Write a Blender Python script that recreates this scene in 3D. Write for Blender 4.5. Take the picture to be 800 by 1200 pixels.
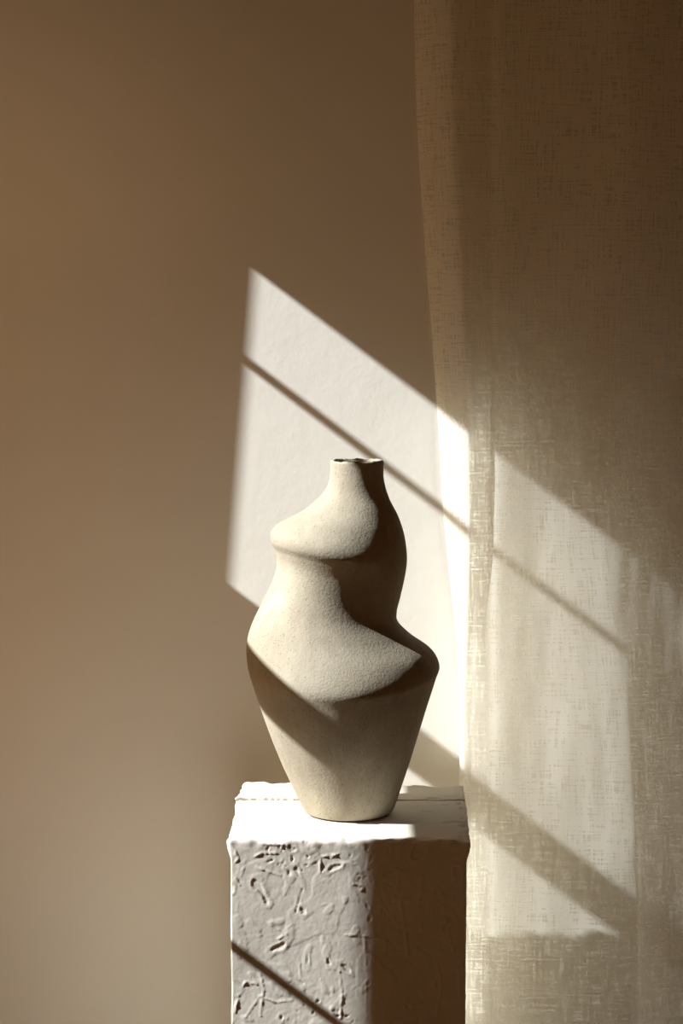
import bpy, bmesh, math
from mathutils import Vector, noise

for o in list(bpy.data.objects):
    bpy.data.objects.remove(o)
scene = bpy.context.scene
col = scene.collection

# ------------------------------------------------------------------ camera
cam_d = bpy.data.cameras.new('camera')
cam_d.sensor_fit = 'VERTICAL'
cam_d.sensor_height = 36.0
cam_d.lens = 77.22
cam = bpy.data.objects.new('camera', cam_d)
col.objects.link(cam)
cam.location = (0.0, -2.647, 1.568)
cam.rotation_euler = (math.radians(90 - 5.68), 0, 0)
cam_d.clip_start = 0.05
scene.camera = cam

# ------------------------------------------------------------------ world / sun / exposure
world = bpy.data.worlds.new('warm_haze')
scene.world = world
world.use_nodes = True
bg = world.node_tree.nodes['Background']
bg.inputs['Color'].default_value = (1.0, 0.66, 0.34, 1)
bg.inputs['Strength'].default_value = 1.35

SUN_DIR = Vector((1.0, 0.2, -0.75)).normalized()
sun_d = bpy.data.lights.new('sun', 'SUN')
sun_d.energy = 10.8
sun_d.angle = math.radians(0.53)
sun_d.color = (0.955, 1.0, 1.02)
sun = bpy.data.objects.new('sun', sun_d)
col.objects.link(sun)
sun.location = (-6, -1.2, 6)
sun.rotation_euler = SUN_DIR.to_track_quat('-Z', 'Y').to_euler()

vs = scene.view_settings
vs.view_transform = 'Standard'
vs.look = 'None'
vs.gamma = 1.0
vs.exposure = 0.0
vs.use_curve_mapping = False
scene.cycles.max_bounces = 10
scene.cycles.diffuse_bounces = 6
scene.cycles.transparent_max_bounces = 16
scene.cycles.sample_clamp_indirect = 6.0

# ------------------------------------------------------------------ material helpers
def new_mat(name):
    m = bpy.data.materials.new(name)
    m.use_nodes = True
    nt = m.node_tree
    nt.nodes.clear()
    out = nt.nodes.new('ShaderNodeOutputMaterial')
    return m, nt, out

def N(nt, kind, **kw):
    n = nt.nodes.new('ShaderNode' + kind)
    for k, v in kw.items():
        if k in n.inputs:
            n.inputs[k].default_value = v
        else:
            setattr(n, k, v)
    return n

def ramp(nt, src, stops):
    r = nt.nodes.new('ShaderNodeValToRGB')
    els = r.color_ramp.elements
    while len(els) < len(stops):
        els.new(0.5)
    for e, (p, c) in zip(els, stops):
        e.position = p
        e.color = c if len(c) == 4 else (*c, 1)
    nt.links.new(src, r.inputs['Fac'])
    return r.outputs['Color']

def plaster(name, colour, colour2, blotch, bumps, rough=0.9):
    """matt mineral surface: two tones mixed by noise, and a stack of noise bumps"""
    m, nt, out = new_mat(name)
    b = N(nt, 'BsdfPrincipled', Roughness=rough)
    b.inputs['Specular IOR Level'].default_value = 0.15
    tc = N(nt, 'TexCoord')
    n1 = N(nt, 'TexNoise', Scale=blotch, Detail=6.0, Roughness=0.6)
    nt.links.new(tc.outputs['Object'], n1.inputs['Vector'])
    c = ramp(nt, n1.outputs['Fac'], [(0.35, colour), (0.65, colour2)])
    nt.links.new(c, b.inputs['Base Color'])
    prev = None
    for sc, st, dist in bumps:
        nn = N(nt, 'TexNoise', Scale=sc, Detail=5.0, Roughness=0.6)
        nt.links.new(tc.outputs['Object'], nn.inputs['Vector'])
        bp = N(nt, 'Bump', Strength=st, Distance=dist)
        nt.links.new(nn.outputs['Fac'], bp.inputs['Height'])
        if prev:
            nt.links.new(prev, bp.inputs['Normal'])
        prev = bp.outputs['Normal']
    if prev:
        nt.links.new(prev, b.inputs['Normal'])
    nt.links.new(b.outputs['BSDF'], out.inputs['Surface'])
    return m

M_wall = plaster('wall_plaster', (0.84, 0.805, 0.73), (0.82, 0.785, 0.705), 3.0,
                 [(14, 0.04, 0.02), (90, 0.06, 0.003), (420, 0.08, 0.001)])
M_room = plaster('room_paint', (0.60, 0.36, 0.165), (0.57, 0.34, 0.15), 2.0, [(60, 0.1, 0.003)])
M_ceiling = plaster('ceiling_paint', (0.22, 0.125, 0.055), (0.20, 0.115, 0.05), 2.0, [(60, 0.1, 0.003)])
M_white = plaster('window_paint', (0.72, 0.68, 0.60), (0.70, 0.66, 0.58), 4.0, [(80, 0.1, 0.001)], 0.6)
M_pedestal = plaster('pedestal_plaster', (0.75, 0.70, 0.605), (0.70, 0.645, 0.55), 9.0,
                     [(110, 0.10, 0.0015), (260, 0.22, 0.0008), (700, 0.25, 0.0004)])

def floor_mat():
    m, nt, out = new_mat('floor_wood')
    b = N(nt, 'BsdfPrincipled', Roughness=0.6)
    tc = N(nt, 'TexCoord')
    mp = N(nt, 'Mapping')
    mp.inputs['Scale'].default_value = (2.0, 14.0, 1.0)
    nt.links.new(tc.outputs['Object'], mp.inputs['Vector'])
    n1 = N(nt, 'TexNoise', Scale=3.0, Detail=7.0)
    nt.links.new(mp.outputs['Vector'], n1.inputs['Vector'])
    c = ramp(nt, n1.outputs['Fac'], [(0.3, (0.66, 0.46, 0.27)), (0.7, (0.58, 0.39, 0.22))])
    nt.links.new(c, b.inputs['Base Color'])
    nt.links.new(b.outputs['BSDF'], out.inputs['Surface'])
    return m
M_floor = floor_mat()

def vase_mat():
    m, nt, out = new_mat('sandy_stoneware')
    b = N(nt, 'BsdfPrincipled', Roughness=0.92)
    b.inputs['Specular IOR Level'].default_value = 0.12
    tc = N(nt, 'TexCoord')
    L = nt.links.new
    def noise_tex(scale, detail=5.0, vec=None, rough=0.6):
        n = N(nt, 'TexNoise', Scale=scale, Detail=detail, Roughness=rough)
        L(vec or tc.outputs['Object'], n.inputs['Vector'])
        return n.outputs['Fac']
    base = ramp(nt, noise_tex(10), [(0.30, (0.33, 0.28, 0.205)), (0.55, (0.40, 0.348, 0.262)), (0.75, (0.47, 0.42, 0.33))])
    # vertical wipe marks
    mp = N(nt, 'Mapping'); mp.inputs['Scale'].default_value = (60, 60, 5)
    L(tc.outputs['Object'], mp.inputs['Vector'])
    streak = ramp(nt, noise_tex(1.0, 4.0, mp.outputs['Vector']), [(0.35, (0.86, 0.86, 0.86)), (0.65, (1.06, 1.06, 1.06))])
    mx = N(nt, 'MixRGB', blend_type='MULTIPLY', Fac=0.6)
    L(base, mx.inputs['Color1']); L(streak, mx.inputs['Color2'])
    # dark and light grit
    v = N(nt, 'TexVoronoi', Scale=330.0)
    L(tc.outputs['Object'], v.inputs['Vector'])
    grit = ramp(nt, v.outputs['Distance'], [(0.10, (0.55, 0.48, 0.39)), (0.34, (1, 1, 1))])
    gm = ramp(nt, noise_tex(150, 2.0), [(0.50, (0, 0, 0)), (0.58, (1, 1, 1))])
    mx2 = N(nt, 'MixRGB', blend_type='MULTIPLY')
    L(gm, mx2.inputs['Fac']); L(mx.outputs['Color'], mx2.inputs['Color1']); L(grit, mx2.inputs['Color2'])
    L(mx2.outputs['Color'], b.inputs['Base Color'])
    prev = None
    for sc, st, dist in [(60, 0.05, 0.004), (300, 0.42, 0.0013), (800, 0.35, 0.0006)]:
        bp = N(nt, 'Bump', Strength=st, Distance=dist)
        L(noise_tex(sc, 4.0), bp.inputs['Height'])
        if prev: L(prev, bp.inputs['Normal'])
        prev = bp.outputs['Normal']
    L(prev, b.inputs['Normal'])
    L(b.outputs['BSDF'], out.inputs['Surface'])
    return m
M_vase = vase_mat()

def linen_mat():
    """sheer linen: slubby threads drawn from stretched noise in cloth metres (UV)"""
    m, nt, out = new_mat('sheer_linen')
    L = nt.links.new
    uv = N(nt, 'UVMap', uv_map='cloth')
    def threads(sx, sy, lo, hi):
        mp = N(nt, 'Mapping'); mp.inputs['Scale'].default_value = (sx, sy, 1)
        L(uv.outputs['UV'], mp.inputs['Vector'])
        n = N(nt, 'TexNoise', Scale=1.0, Detail=3.0, Roughness=0.65)
        L(mp.outputs['Vector'], n.inputs['Vector'])
        return ramp(nt, n.outputs['Fac'], [(lo, (0, 0, 0)), (hi, (1, 1, 1))])
    warp = threads(330, 22, 0.36, 0.66)
    weft = threads(26, 340, 0.36, 0.66)
    mxw = N(nt, 'MixRGB', blend_type='MIX', Fac=0.5)
    L(warp, mxw.inputs['Color1']); L(weft, mxw.inputs['Color2'])
    weave = mxw.outputs['Color']                      # 0 thin .. 1 thick
    colr = ramp(nt, weave, [(0.30, (0.95, 0.915, 0.825)), (0.55, (0.93, 0.89, 0.79)), (0.80, (0.90, 0.85, 0.745))])
    dif = N(nt, 'BsdfDiffuse'); tr = N(nt, 'BsdfTranslucent')
    L(colr, dif.inputs['Color']); L(colr, tr.inputs['Color'])
    m1 = N(nt, 'MixShader')
    thru = ramp(nt, weave, [(0.24, (0.78, 0.78, 0.78)), (0.40, (0.58, 0.58, 0.58)), (0.62, (0.50, 0.50, 0.50))])
    L(thru, m1.inputs['Fac'])
    L(dif.outputs['BSDF'], m1.inputs[1]); L(tr.outputs['BSDF'], m1.inputs[2])
    tp = N(nt, 'BsdfTransparent')
    dens = ramp(nt, weave, [(0.22, (0.62, 0.62, 0.62)), (0.36, (0.90, 0.90, 0.90)), (0.55, (0.95, 0.95, 0.95))])
    m2 = N(nt, 'MixShader')
    L(dens, m2.inputs['Fac']); L(tp.outputs['BSDF'], m2.inputs[1]); L(m1.outputs['Shader'], m2.inputs[2])
    L(m2.outputs['Shader'], out.inputs['Surface'])
    return m
M_linen = linen_mat()

def metal_mat():
    m, nt, out = new_mat('dull_brass')
    b = N(nt, 'BsdfPrincipled', Roughness=0.45, Metallic=1.0)
    tc = N(nt, 'TexCoord')
    n1 = N(nt, 'TexNoise', Scale=40.0)
    nt.links.new(tc.outputs['Object'], n1.inputs['Vector'])
    nt.links.new(ramp(nt, n1.outputs['Fac'], [(0.3, (0.45, 0.34, 0.2)), (0.7, (0.40, 0.30, 0.17))]), b.inputs['Base Color'])
    nt.links.new(b.outputs['BSDF'], out.inputs['Surface'])
    return m
M_metal = metal_mat()

# ------------------------------------------------------------------ mesh helpers
def mesh_obj(name, verts, faces, mat, parent=None, smooth=False, kind=None):
    me = bpy.data.meshes.new(name)
    me.from_pydata(verts, [], faces)
    me.materials.append(mat)
    if smooth:
        me.polygons.foreach_set('use_smooth', [True] * len(me.polygons))
    me.update()
    o = bpy.data.objects.new(name, me)
    col.objects.link(o)
    if parent: o.parent = parent
    if kind: o['kind'] = kind
    return o

BOXF = [(0, 3, 2, 1), (4, 5, 6, 7), (0, 1, 5, 4), (1, 2, 6, 5), (2, 3, 7, 6), (3, 0, 4, 7)]
def box_data(boxes):
    V, F = [], []
    for (x0, x1, y0, y1, z0, z1) in boxes:
        b = len(V)
        V += [(x0, y0, z0), (x1, y0, z0), (x1, y1, z0), (x0, y1, z0), (x0, y0, z1), (x1, y0, z1), (x1, y1, z1), (x0, y1, z1)]
        F += [tuple(b + i for i in f) for f in BOXF]
    return V, F
def boxes(name, bs, mat, parent=None, kind=None):
    V, F = box_data(bs)
    return mesh_obj(name, V, F, mat, parent, False, kind)
def prism_x(name, quad, x0, x1, mat, parent=None):
    """bar of constant thickness in x whose outline in (y, z) is a quad"""
    V = [(x0, y, z) for y, z in quad] + [(x1, y, z) for y, z in quad]
    F = [(0, 1, 2, 3), (7, 6, 5, 4)] + [(i, i + 4, (i + 1) % 4 + 4, (i + 1) % 4) for i in range(4)]
    return mesh_obj(name, V, F, mat, parent)
def tag(o, label, cat, group=None):
    o['label'] = label; o['category'] = cat
    if group: o['group'] = group

# ------------------------------------------------------------------ the room
WT = math.radians(5.0)                        # the back wall is not quite square to the window wall
ZC = 2.75
XL = -0.75                                    # inner face of the window wall
wall = boxes('wall_back', [(-1.2, 3.6, 0.0, 0.15, -0.02, ZC)], M_wall, kind='structure')
wall.location = (0, 0.445, 0)
wall.rotation_euler = (0, 0, -WT)
boxes('floor', [(XL - 0.30, 3.2, -4.2, 0.9, -0.06, 0.0)], M_floor, kind='structure')
boxes('ceiling', [(XL - 0.30, 3.2, -4.2, 0.9, ZC, ZC + 0.06)], M_ceiling, kind='structure')
boxes('wall_right', [(3.0, 3.12, -4.1, 0.3, 0, ZC)], M_room, kind='structure')
boxes('wall_front', [(XL - 0.30, 3.12, -4.2, -4.08, 0, ZC)], M_room, kind='structure')
OY0, OY1, OZ0, OZ1 = -0.228, 0.44, 0.70, 2.33  # rough opening in the window wall
M_ground = plaster('unseen_soil', (0.10, 0.075, 0.04), (0.075, 0.06, 0.03), 3.0, [(30, 0.4, 0.02)])
boxes('ground', [(-9.0, XL - 0.30, -9.0, 9.0, -0.30, -0.20)], M_ground, kind='structure')  # unseen ground, added dark to cut light rising to the upper wall
QY0, QY1, QZ0, QZ1 = -2.20, -1.50, 0.95, 2.36 # opening added out of view beside the camera, for warm front fill
boxes('wall_left', [(XL - 0.30, XL, -4.08, QY0, 0, ZC), (XL - 0.30, XL, QY1, OY0, 0, ZC), (XL - 0.30, XL, OY1, 0.9, 0, ZC),
                    (XL - 0.30, XL, OY0, OY1, 0, OZ0), (XL - 0.30, XL, OY0, OY1, OZ1, ZC),
                    (XL - 0.30, XL, QY0, QY1, 0, QZ0), (XL - 0.30, XL, QY0, QY1, QZ1, ZC)], M_room, kind='structure')
fill_win = bpy.data.objects.new('added_fill_window', None); col.objects.link(fill_win); fill_win['kind'] = 'structure'  # unseen window frame, added with the fill opening
for y0, y1 in ((QY0 - 0.03, QY0 + 0.04), (QY1 - 0.04, QY1 + 0.03), ((QY0 + QY1) / 2 - 0.03, (QY0 + QY1) / 2 + 0.03)):
    boxes('stile', [(XL, XL + 0.012, y0, y1, QZ0 - 0.03, QZ1 + 0.03)], M_white, fill_win)
for z0, z1 in ((QZ0 - 0.03, QZ0 + 0.05), (QZ1 - 0.05, QZ1 + 0.03), (1.53, 1.605)):
    boxes('rail', [(XL, XL + 0.012, QY0 + 0.04, (QY0 + QY1) / 2 - 0.03, z0, z1)], M_white, fill_win)
    boxes('rail', [(XL, XL + 0.012, (QY0 + QY1) / 2 + 0.03, QY1 - 0.04, z0, z1)], M_white, fill_win)

# window: clear light is y -0.154 .. 0.32, z 0.24 .. 2.07
win = bpy.data.objects.new('window_1', None); col.objects.link(win); win['kind'] = 'structure'
fx0, fx1 = XL, XL + 0.012
prism_x('stile', [(0.343, 1.57), (0.331, 2.10), (OY1 + 0.03, 2.10), (OY1 + 0.03, 1.57)], fx0, fx1, M_white, win)
boxes('stile', [(fx0, fx1, 0.280, OY1 + 0.03, OZ0 - 0.03, 1.57)], M_white, win)
boxes('stile', [(fx0, fx1, OY0 - 0.03, -0.154, OZ0 - 0.03, 2.36)], M_white, win)
boxes('head_rail', [(fx0, fx1, -0.154, OY1 + 0.03, 2.071, 2.36)], M_white, win)
boxes('meeting_rail', [(fx0, fx1, -0.154, 0.35, 1.526, 1.589)], M_white, win)
boxes('sill_rail', [(fx0, fx1, -0.154, 0.280, OZ0 - 0.03, OZ0 + 0.05)], M_white, win)
boxes('glazing_bar', [(fx0 + 0.002, fx0 + 0.008, -0.154, 0.35, 1.9255, 1.9365)], M_white, win)
boxes('glazing_bar', [(fx0 + 0.002, fx0 + 0.008, -0.154, 0.280, 1.2165, 1.2275)], M_white, win)

# ------------------------------------------------------------------ plaster pedestal
PW, PD, PH = 0.30, 0.30, 0.90
def smooth(a, b, x):
    t = max(0.0, min(1.0, (x - a) / (b - a)))
    return t * t * (3 - 2 * t)
# trowel strokes on the front, (x, z) in metres, width, height
S = 0.3 / 286.0
def fp(u, v):                                  # stroke sketch units -> front face metres
    return ((240 + u / 2.353 - 408) * S, PH - (900 + v / 2.353 - 984) * S)
STROKES = [
    ([(130, 250), (158, 236), (205, 236), (214, 212), (150, 210)], 3.2, 1.9),
    ([(316, 292), (318, 246), (362, 240)], 3.0, 1.6),
    ([(142, 278), (170, 288), (208, 300)], 4.0, 1.5),
    ([(250, 402), (268, 338)], 2.4, -1.5),
    ([(560, 284), (535, 292), (530, 332), (545, 402), (555, 470), (560, 522)], 5.0, 1.5),
    ([(600, 296), (590, 380), (596, 450)], 6.0, 0.9),
    ([(655, 350), (670, 450), (692, 525)], 5.0, 1.3),
    ([(640, 540), (655, 620), (640, 690)], 6.0, 1.0),
    ([(385, 466), (440, 470), (500, 480), (500, 520), (478, 540)], 3.0, 1.5),
    ([(440, 470), (446, 580), (445, 705)], 3.2, 1.4),
    ([(370, 570), (378, 640), (372, 705)], 3.6, 1.3),
    ([(258, 538), (264, 600)], 3.0, 1.0),
    ([(80, 690), (90, 640), (110, 602), (140, 610)], 4.2, 1.8),
    ([(110, 702), (150, 642), (190, 660), (240, 655)], 4.2, 1.8),
    ([(150, 700), (160, 620), (150, 580)], 4.5, 1.4),
    ([(410, 322), (440, 330), (430, 342)], 3.5, 1.4),
    ([(180, 440), (225, 465), (200, 480)], 3.5, 1.3),
    ([(82, 232), (92, 252), (84, 262)], 3.0, 1.6),
    ([(78, 300), (96, 330)], 3.2, 1.2),
    ([(345, 250), (370, 235)], 3.0, 1.3),
    ([(700, 560), (708, 660)], 5.0, 1.0),
    ([(600, 600), (612, 690)], 6.0, 0.9),
]
STR = []
for pts, w, h in STROKES:
    P = [fp(*p) for p in pts]
    STR.append((P, 0.62 * w / 2.353 * S, h * 0.00052,
                min(p[0] for p in P) - 0.012, max(p[0] for p in P) + 0.012, min(p[1] for p in P) - 0.012, max(p[1] for p in P) + 0.012))
def stroke_h(x, z):
    h = 0.0
    for P, w, a, x0, x1, z0, z1 in STR:
        if x < x0 or x > x1 or z < z0 or z > z1: continue
        best = 9.0
        for i in range(len(P) - 1):
            ax, az = P[i]; bx, bz = P[i + 1]
            dx, dz = bx - ax, bz - az
            t = max(0.0, min(1.0, ((x - ax) * dx + (z - az) * dz) / (dx * dx + dz * dz)))
            d = math.hypot(x - ax - t * dx, z - az - t * dz)
            if d < best: best = d
        wob = max(0.0, 0.75 + 1.3 * noise.noise(Vector((x * 150, 3.3, z * 150))))
        h += a * wob * math.exp(-(best / w) ** 2)
    return h

def build_pedestal():
    def lin(a, b, n): return [a + (b - a) * i / n for i in range(n + 1)]
    xs = lin(-PW / 2, PW / 2, 190)
    ys = lin(0, 0.195, 75)[:-1] + lin(0.195, 0.228, 60)[:-1] + lin(0.228, PD, 28)
    zs = lin(0, 0.58, 50)[:-1] + lin(0.58, PH, 200)
    idx, V, F = {}, [], []
    nx, ny, nz = len(xs) - 1, len(ys) - 1, len(zs) - 1
    R = 0.006
    def vert(i, j, k):
        key = (i, j, k)
        if key in idx: return idx[key]
        x, y, z = xs[i], ys[j], zs[k]
        # rounded box
        cx = max(-PW / 2 + R, min(PW / 2 - R, x)); cy = max(R, min(PD - R, y)); cz = max(R, min(PH - R, z))
        d = Vector((x - cx, y - cy, z - cz))
        n = d.normalized() if d.length > 1e-9 else Vector((0, 0, 1))
        p = Vector((cx, cy, cz)) + n * R
        # lip: the column is a little narrower below its cap
        lip = 0.0045 * smooth(PH - 0.010, PH - 0.030, z)
        p.x -= math.copysign(lip, x) * min(1.0, abs(n.x) * 1.2)
        q = Vector((x, y, z))
        h = 0.0012 * noise.noise(q * 9) + 0.0004 * noise.noise(q * 24 + Vector((5, 1, 2)))
        w1 = Vector((noise.noise(q * 30), noise.noise(q * 30 + Vector((9, 9, 9))), noise.noise(q * 30 + Vector((4, 7, 1))))) * 0.012
        q2 = q + w1
        side = 1.0 - smooth(0.3, 0.9, n.z)
        # skins of plaster laid over each other, with ragged edges
        t1 = noise.noise(q2 * 17 + Vector((2, 8, 3)))
        t2 = noise.noise(Vector((q2.x * 62, q2.y * 62, q2.z * 40)) + Vector((7, 2, 5)))
        h += side * (0.00024 * smooth(0.10, 0.125, t1) + 0.00026 * smooth(0.22, 0.245, t2) - 0.0008 * smooth(0.52, 0.55, t2))
        # gritty, pitted patches between smooth ones
        pm = smooth(0.05, 0.35, noise.noise(q * 13 + Vector((3, 3, 8))))
        pit = noise.noise(q2 * 150 + Vector((1, 6, 2)))
        h += side * (pm * 0.00034 * pit - 0.0010 * pm * smooth(0.36, 0.55, pit) + 0.0004 * smooth(0.50, 0.62, noise.noise(q2 * 75)))
        h += 0.00010 * noise.noise(q * 120) + 0.00010 * noise.noise(q * 260)
        if n.z > 0.6:
            h = h * 0.6
            # the back of the top is a separate coat, standing a few millimetres proud
            e = 0.208 + 0.006 * noise.noise(Vector((x * 14, 1.7, 0))) + 0.02 * (x + 0.14)
            h += (0.0042 if x < 0.03 else 0.0042 - 0.003 * smooth(0.03, 0.08, x)) * smooth(e - 0.0005, e + 0.0005, y)
            # scratches
            h -= 0.0008 * smooth(0.36, 0.42, noise.noise(Vector((x * 30, y * 60, 4.4))))
        if y < 0.02 and n.y < -0.4:
            h += stroke_h(x, z)
        # ragged arris
        edge = max(0.0, 1.0 - abs(PH - z) / 0.012) * (1.0 if (y < 0.012 or abs(x) > PW / 2 - 0.012 or y > PD - 0.012) else 0.0)
        h += edge * 0.0022 * noise.noise(q * 85 + Vector((1, 1, 1)))
        p += n * h
        if n.z > 0.6 and x < 0.06:                    # the coat's front edge overhangs a little
            p.y -= 0.0028 * smooth(e - 0.0003, e + 0.0003, y) * smooth(e + 0.010, e + 0.001, y)
        if z > 0.85 and x < -0.12 and 0.17 < y:       # chipped shoulder at the back left
            p.x += 0.004 * smooth(0.19, 0.2, y) * -1.0 * smooth(0.26, 0.20, y)
        if k == 0: p.z = 0.0
        idx[key] = len(V); V.append(p[:])
        return idx[key]
    for k in range(nz):
        for i in range(nx):
            F.append((vert(i, 0, k), vert(i + 1, 0, k), vert(i + 1, 0, k + 1), vert(i, 0, k + 1)))
            F.append((vert(i + 1, ny, k), vert(i, ny, k), vert(i, ny, k + 1), vert(i + 1, ny, k + 1)))
        for j in range(ny):
            F.append((vert(0, j + 1, k), vert(0, j, k), vert(0, j, k + 1), vert(0, j + 1, k + 1)))
            F.append((vert(nx, j, k), vert(nx, j + 1, k), vert(nx, j + 1, k + 1), vert(nx, j, k + 1)))
    for i in range(nx):
        for j in range(ny):
            F.append((vert(i, j, nz), vert(i + 1, j, nz), vert(i + 1, j + 1, nz), vert(i, j + 1, nz)))
            F.append((vert(i, j + 1, 0), vert(i + 1, j + 1, 0), vert(i + 1, j, 0), vert(i, j, 0)))
    return mesh_obj('plaster_pedestal', V, F, M_pedestal, None, True)
ped = build_pedestal()
ped.location = (0.0085, 0, 0)
ped.rotation_euler = (0, 0, math.radians(-1.5))
tag(ped, 'square white pedestal of rough trowelled plaster under the vase', 'pedestal')

# ------------------------------------------------------------------ vase
VX, VY = 0.011, 0.141                           # axis
VS = 2.834 / 2574.0                            # metres per sketch unit at the axis
AX = 410.0
# (height, radius) of each level, drawn from the left / right / front / back
LEFT = [(541, 387), (560, 386), (577, 379), (597, 357), (612, 329), (623, 318.5), (634, 318), (646, 323), (662, 325), (682, 320), (706, 308), (735, 295), (757, 290), (782, 291), (806, 297), (850, 311), (900, 330), (945, 350), (958, 356)]
RIGHT = [(541, 449), (562, 449), (584, 455), (604, 465), (624, 472), (644, 475.5), (662, 476), (682, 473), (702, 468.5), (720, 464), (732, 466), (747, 481), (765, 505), (782, 514), (799, 510), (846, 495), (900, 480), (945, 465), (958, 459)]
FRONT = [(541, 31), (560, 31), (578, 34), (596, 45), (615, 60), (634, 71), (648, 73), (662, 66), (680, 58), (703, 55), (722, 60), (744, 76), (772, 97), (798, 107), (818, 102), (856, 89), (902, 72), (945, 58), (958, 52)]
BACK = [(541, 31), (561, 31), (580, 35), (601, 48), (620, 62), (635, 70), (650, 71), (666, 68), (684, 64), (702, 63), (720, 68), (742, 84), (763, 100), (784, 108), (804, 104), (848, 92), (900, 75), (945, 58), (958, 52)]
def zz(v, r_front=0.0):                        # sketch height -> metres above the pedestal top
    return (959.0 - v) * VS * 0.983
def build_vase():
    nl = len(LEFT); NC = 176
    prof = []
    for k in range(nl):
        rl = (AX - LEFT[k][1]) * VS; rr = (RIGHT[k][1] - AX) * VS
        rf = FRONT[k][1] * VS; rb = BACK[k][1] * VS
        zl, zr, zf, zb = zz(LEFT[k][0]), zz(RIGHT[k][0]), zz(FRONT[k][0]), zz(BACK[k][0])
        prof.append(((rr, rb, rl, rf), (zr, zb, zl, zf)))
    def around(q, a):
        m = sum(q) / 4; c1 = (q[0] - q[2]) / 2; s1 = (q[1] - q[3]) / 2; c2 = (q[0] - q[1] + q[2] - q[3]) / 4
        return m + c1 * math.cos(a) + s1 * math.sin(a) + c2 * math.cos(2 * a)
    V, F = [], []
    SUB = 14
    rows = []
    def cr(p0, p1, p2, p3, t):
        return 0.5 * (2 * p1 + (p2 - p0) * t + (2 * p0 - 5 * p1 + 4 * p2 - p3) * t * t + (3 * p1 - p0 - 3 * p2 + p3) * t ** 3)
    colsR = [[around(prof[k][0], 2 * math.pi * c / NC) for c in range(NC)] for k in range(nl)]
    colsZ = [[around(prof[k][1], 2 * math.pi * c / NC) for c in range(NC)] for k in range(nl)]
    for k in range(nl - 1):
        for s in range(SUB if k < nl - 2 else SUB + 1):
            t = s / SUB
            a, b, c_, d = max(0, k - 1), k, k + 1, min(nl - 1, k + 2)
            row = []
            for c in range(NC):
                r = cr(colsR[a][c], colsR[b][c], colsR[c_][c], colsR[d][c], t)
                z = cr(colsZ[a][c], colsZ[b][c], colsZ[c_][c], colsZ[d][c], t)
                an = 2 * math.pi * c / NC
                p = Vector((r * math.cos(an), r * math.sin(an), z))
                dr = 0.0012 * noise.noise(p * 12) + 0.0002 * noise.noise(p * 45) + 0.00008 * noise.noise(p * 200)
                row.append(Vector((p.x + math.cos(an) * dr, p.y + math.sin(an) * dr, p.z)))
            rows.append(row)
    # foot, rounded under
    last = rows[-1]
    for f, z in ((0.985, 0.0006), (0.955, 0.0), (0.5, 0.0012)):
        rows.append([Vector((p.x * f, p.y * f, z)) for p in last])
    for row in rows[-4:-3]:
        for p in row: p.z = max(p.z, 0.0015)
    # lip and hollow neck
    top = rows[0]
    inner = []
    zt = top[0].z
    for f, dz in ((0.965, 0.0022), (0.90, 0.0024), (0.85, -0.001), (0.82, -0.02), (0.80, -0.05), (1.0, -0.08), (1.3, -0.10)):
        r_ = []
        for c, p in enumerate(top):
            an = 2 * math.pi * c / NC
            ch = 0.0016 * noise.noise(Vector((math.cos(an) * 3.2, math.sin(an) * 3.2, 1.5))) + 0.0008 * noise.noise(Vector((math.cos(an) * 9, math.sin(an) * 9, 6.5)))
            if abs(an - math.pi) < 0.22 and dz > 0:      # the small burr on the lip
                ch += 0.002 * (1 - abs(an - math.pi) / 0.22)
            r_.append(Vector((p.x * f, p.y * f, zt + dz + (ch if dz > -0.005 else 0))))
        inner.append(r_)
    allrows = list(reversed(inner)) + rows
    for row in allrows:
        V += [p[:] for p in row]
    nr = len(allrows)
    for r in range(nr - 1):
        for c in range(NC):
            c2 = (c + 1) % NC
            F.append((r * NC + c, (r + 1) * NC + c, (r + 1) * NC + c2, r * NC + c2))
    F.append(tuple((nr - 1) * NC + c for c in range(NC)))
    F.append(tuple(reversed(range(NC))))
    return mesh_obj('stoneware_vase', V, F, M_vase, None, True)
vase = build_vase()
vase.location = (VX, VY, PH + 0.0022)
tag(vase, 'tall sandy stoneware vase with lopsided bulging shoulders and narrow neck', 'vase')

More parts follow.
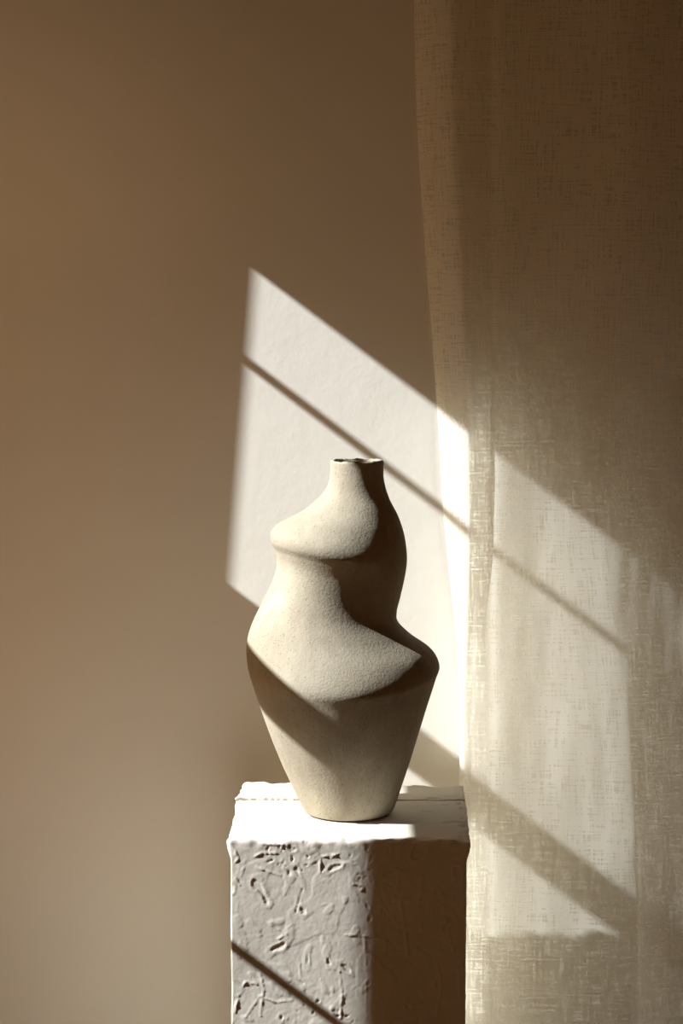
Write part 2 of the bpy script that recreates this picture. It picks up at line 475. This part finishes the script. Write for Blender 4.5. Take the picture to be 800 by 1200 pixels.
# ------------------------------------------------------------------ sheer curtain
# plan of the cloth (x, y) at six heights: free edge, crest, valley, broad panel, return fold, and on out of view
CZ = [2.62, 1.85, 1.30, 0.97, 0.72, 0.02]
PLAN = [  # x at each height, y at each height (metres)
    ([0.0869, 0.1021, 0.1398, 0.1691, 0.1631, 0.1667], [0.417, 0.417, 0.417, 0.417, 0.417, 0.417]),
    ([0.1043, 0.1187, 0.1504, 0.1654, 0.1655, 0.1692], [0.39, 0.39, 0.39, 0.394, 0.394, 0.394]),
    ([0.1312, 0.145, 0.1711, 0.1676, 0.1689, 0.1727], [0.358, 0.358, 0.358, 0.3675, 0.3675, 0.3675]),
    ([0.157, 0.168, 0.1828, 0.1829, 0.1832, 0.1873], [0.358, 0.358, 0.3575, 0.3655, 0.3655, 0.3655]),
    ([0.1934, 0.1985, 0.202, 0.2043, 0.2048, 0.2094], [0.366, 0.366, 0.3645, 0.366, 0.366, 0.366]),
    ([0.2111, 0.2167, 0.2183, 0.2232, 0.2226, 0.2276], [0.3625, 0.3625, 0.3625, 0.364, 0.364, 0.364]),
    ([0.2582, 0.2651, 0.2699, 0.2729, 0.2751, 0.2813], [0.362, 0.362, 0.362, 0.3625, 0.3625, 0.3625]),
    ([0.3252, 0.3338, 0.3166, 0.3437, 0.3524, 0.3604], [0.358, 0.358, 0.359, 0.359, 0.359, 0.359]),
    ([0.3783, 0.3883, 0.3656, 0.3908, 0.4059, 0.4175], [0.353, 0.353, 0.357, 0.357, 0.357, 0.357]),
    ([0.395, 0.4054, 0.4014, 0.4151, 0.4232, 0.4352], [0.36, 0.36, 0.362, 0.361, 0.361, 0.361]),
    ([0.4342, 0.4456, 0.453, 0.4579, 0.4621, 0.4724], [0.375, 0.375, 0.37, 0.37, 0.373, 0.373]),
    ([0.4871, 0.4999, 0.5078, 0.5133, 0.5182, 0.5298], [0.388, 0.388, 0.381, 0.381, 0.386, 0.386]),
    ([0.544, 0.5582, 0.5683, 0.5744, 0.579, 0.592], [0.389, 0.389, 0.389, 0.389, 0.389, 0.389]),
    ([0.6069, 0.6229, 0.6344, 0.6412, 0.6464, 0.6609], [0.365, 0.365, 0.365, 0.365, 0.365, 0.365]),
    ([0.6697, 0.6875, 0.7002, 0.7078, 0.7136, 0.7297], [0.345, 0.345, 0.345, 0.345, 0.345, 0.345]),
]
def interp(vals, z):
    """smooth interpolation down the cloth"""
    for i in range(len(CZ) - 1):
        if z >= CZ[i + 1]:
            t = (CZ[i] - z) / (CZ[i] - CZ[i + 1])
            p0 = vals[max(0, i - 1)]; p1 = vals[i]; p2 = vals[i + 1]; p3 = vals[min(len(vals) - 1, i + 2)]
            m1 = (p2 - p0) * 0.5 if i > 0 else (p2 - p1); m2 = (p3 - p1) * 0.5 if i + 2 < len(vals) else (p2 - p1)
            t2, t3 = t * t, t ** 3
            return (2 * t3 - 3 * t2 + 1) * p1 + (t3 - 2 * t2 + t) * m1 * 0.7 + (-2 * t3 + 3 * t2) * p2 + (t3 - t2) * m2 * 0.7
    return vals[-1]
def curtain_point_row(z, sub):
    P = []
    for xs, ys in PLAN:
        P.append((interp(xs, z), interp(ys, z)))
    row = []
    n = len(P)
    for i in range(n - 1):
        p0 = P[max(0, i - 1)]; p1 = P[i]; p2 = P[i + 1]; p3 = P[min(n - 1, i + 2)]
        for s in range(sub if i < n - 2 else sub + 1):
            t = s / sub
            row.append(tuple(0.5 * (2 * b + (c - a) * t + (2 * a - 5 * b + 4 * c - d) * t * t + (3 * b - a - 3 * c + d) * t ** 3) for a, b, c, d in zip(p0, p1, p2, p3)))
    return row
def build_curtain():
    SUB = 12; NZ = 150
    V, F, UV = [], [], []
    zs = [2.62 - (2.62 - 0.012) * i / NZ for i in range(NZ + 1)]
    ref = curtain_point_row(1.3, SUB)
    arc = [0.0]
    for a, b in zip(ref, ref[1:]): arc.append(arc[-1] + math.dist(a, b))
    nc = len(ref)
    for z in zs:
        row = curtain_point_row(z, SUB)
        for c, (x, y) in enumerate(row):
            y += 0.0022 * noise.noise(Vector((x * 16, 2.0, z * 5))) + 0.0008 * noise.noise(Vector((x * 50, 5.0, z * 16)))
            V.append((x, y, z)); UV.append((arc[c], z))
    for r in range(NZ):
        for c in range(nc - 1):
            F.append((r * nc + c, (r + 1) * nc + c, (r + 1) * nc + c + 1, r * nc + c + 1))
    o = mesh_obj('sheer_curtain', V, F, M_linen, None, True)
    uvl = o.data.uv_layers.new(name='cloth')
    for lp in o.data.loops:
        uvl.data[lp.index].uv = UV[lp.vertex_index]
    # turned hem along the free edge: a second narrow layer just behind the first
    HV, HF, HU = [], [], []
    hc = 14
    for r, z in enumerate(zs):
        for c in range(hc):
            x, y, _ = V[r * nc + c]
            HV.append((x + 0.0012, y + 0.0022, z)); HU.append((arc[c] + 1.0, z))
    for r in range(NZ):
        for c in range(hc - 1):
            HF.append((r * hc + c, (r + 1) * hc + c, (r + 1) * hc + c + 1, r * hc + c + 1))
    h = mesh_obj('hem', HV, HF, M_linen, o, True)
    uvl = h.data.uv_layers.new(name='cloth')
    for lp in h.data.loops:
        uvl.data[lp.index].uv = HU[lp.vertex_index]
    return o
cur = build_curtain()
tag(cur, 'sheer cream linen curtain hanging in soft folds beside the pedestal', 'curtain')

# rail that carries the curtain, above the picture
def tube(name, p0, p1, r, mat, parent=None, n=14):
    a, b = Vector(p0), Vector(p1)
    d = (b - a).normalized(); u = d.orthogonal().normalized(); w = d.cross(u)
    V = [(q + (u * math.cos(t) + w * math.sin(t)) * r)[:] for q in (a, b) for t in [2 * math.pi * i / n for i in range(n)]]
    F = [(i, (i + 1) % n, n + (i + 1) % n, n + i) for i in range(n)] + [tuple(reversed(range(n))), tuple(range(n, 2 * n))]
    return mesh_obj(name, V, F, mat, parent, False)
rail = bpy.data.objects.new('curtain_rail', None); col.objects.link(rail)
tube('pole', (0.02, 0.345, 2.635), (1.0, 0.295, 2.635), 0.012, M_metal, rail)
for x_ in (0.06, 0.8):
    tube('bracket', (x_, 0.345 - (x_ - .02) * .05, 2.635), (x_, 0.44 - 0.123 * x_, 2.635), 0.006, M_metal, rail)
tag(rail, 'slim brass curtain rail above the sheer linen curtain', 'curtain rail')
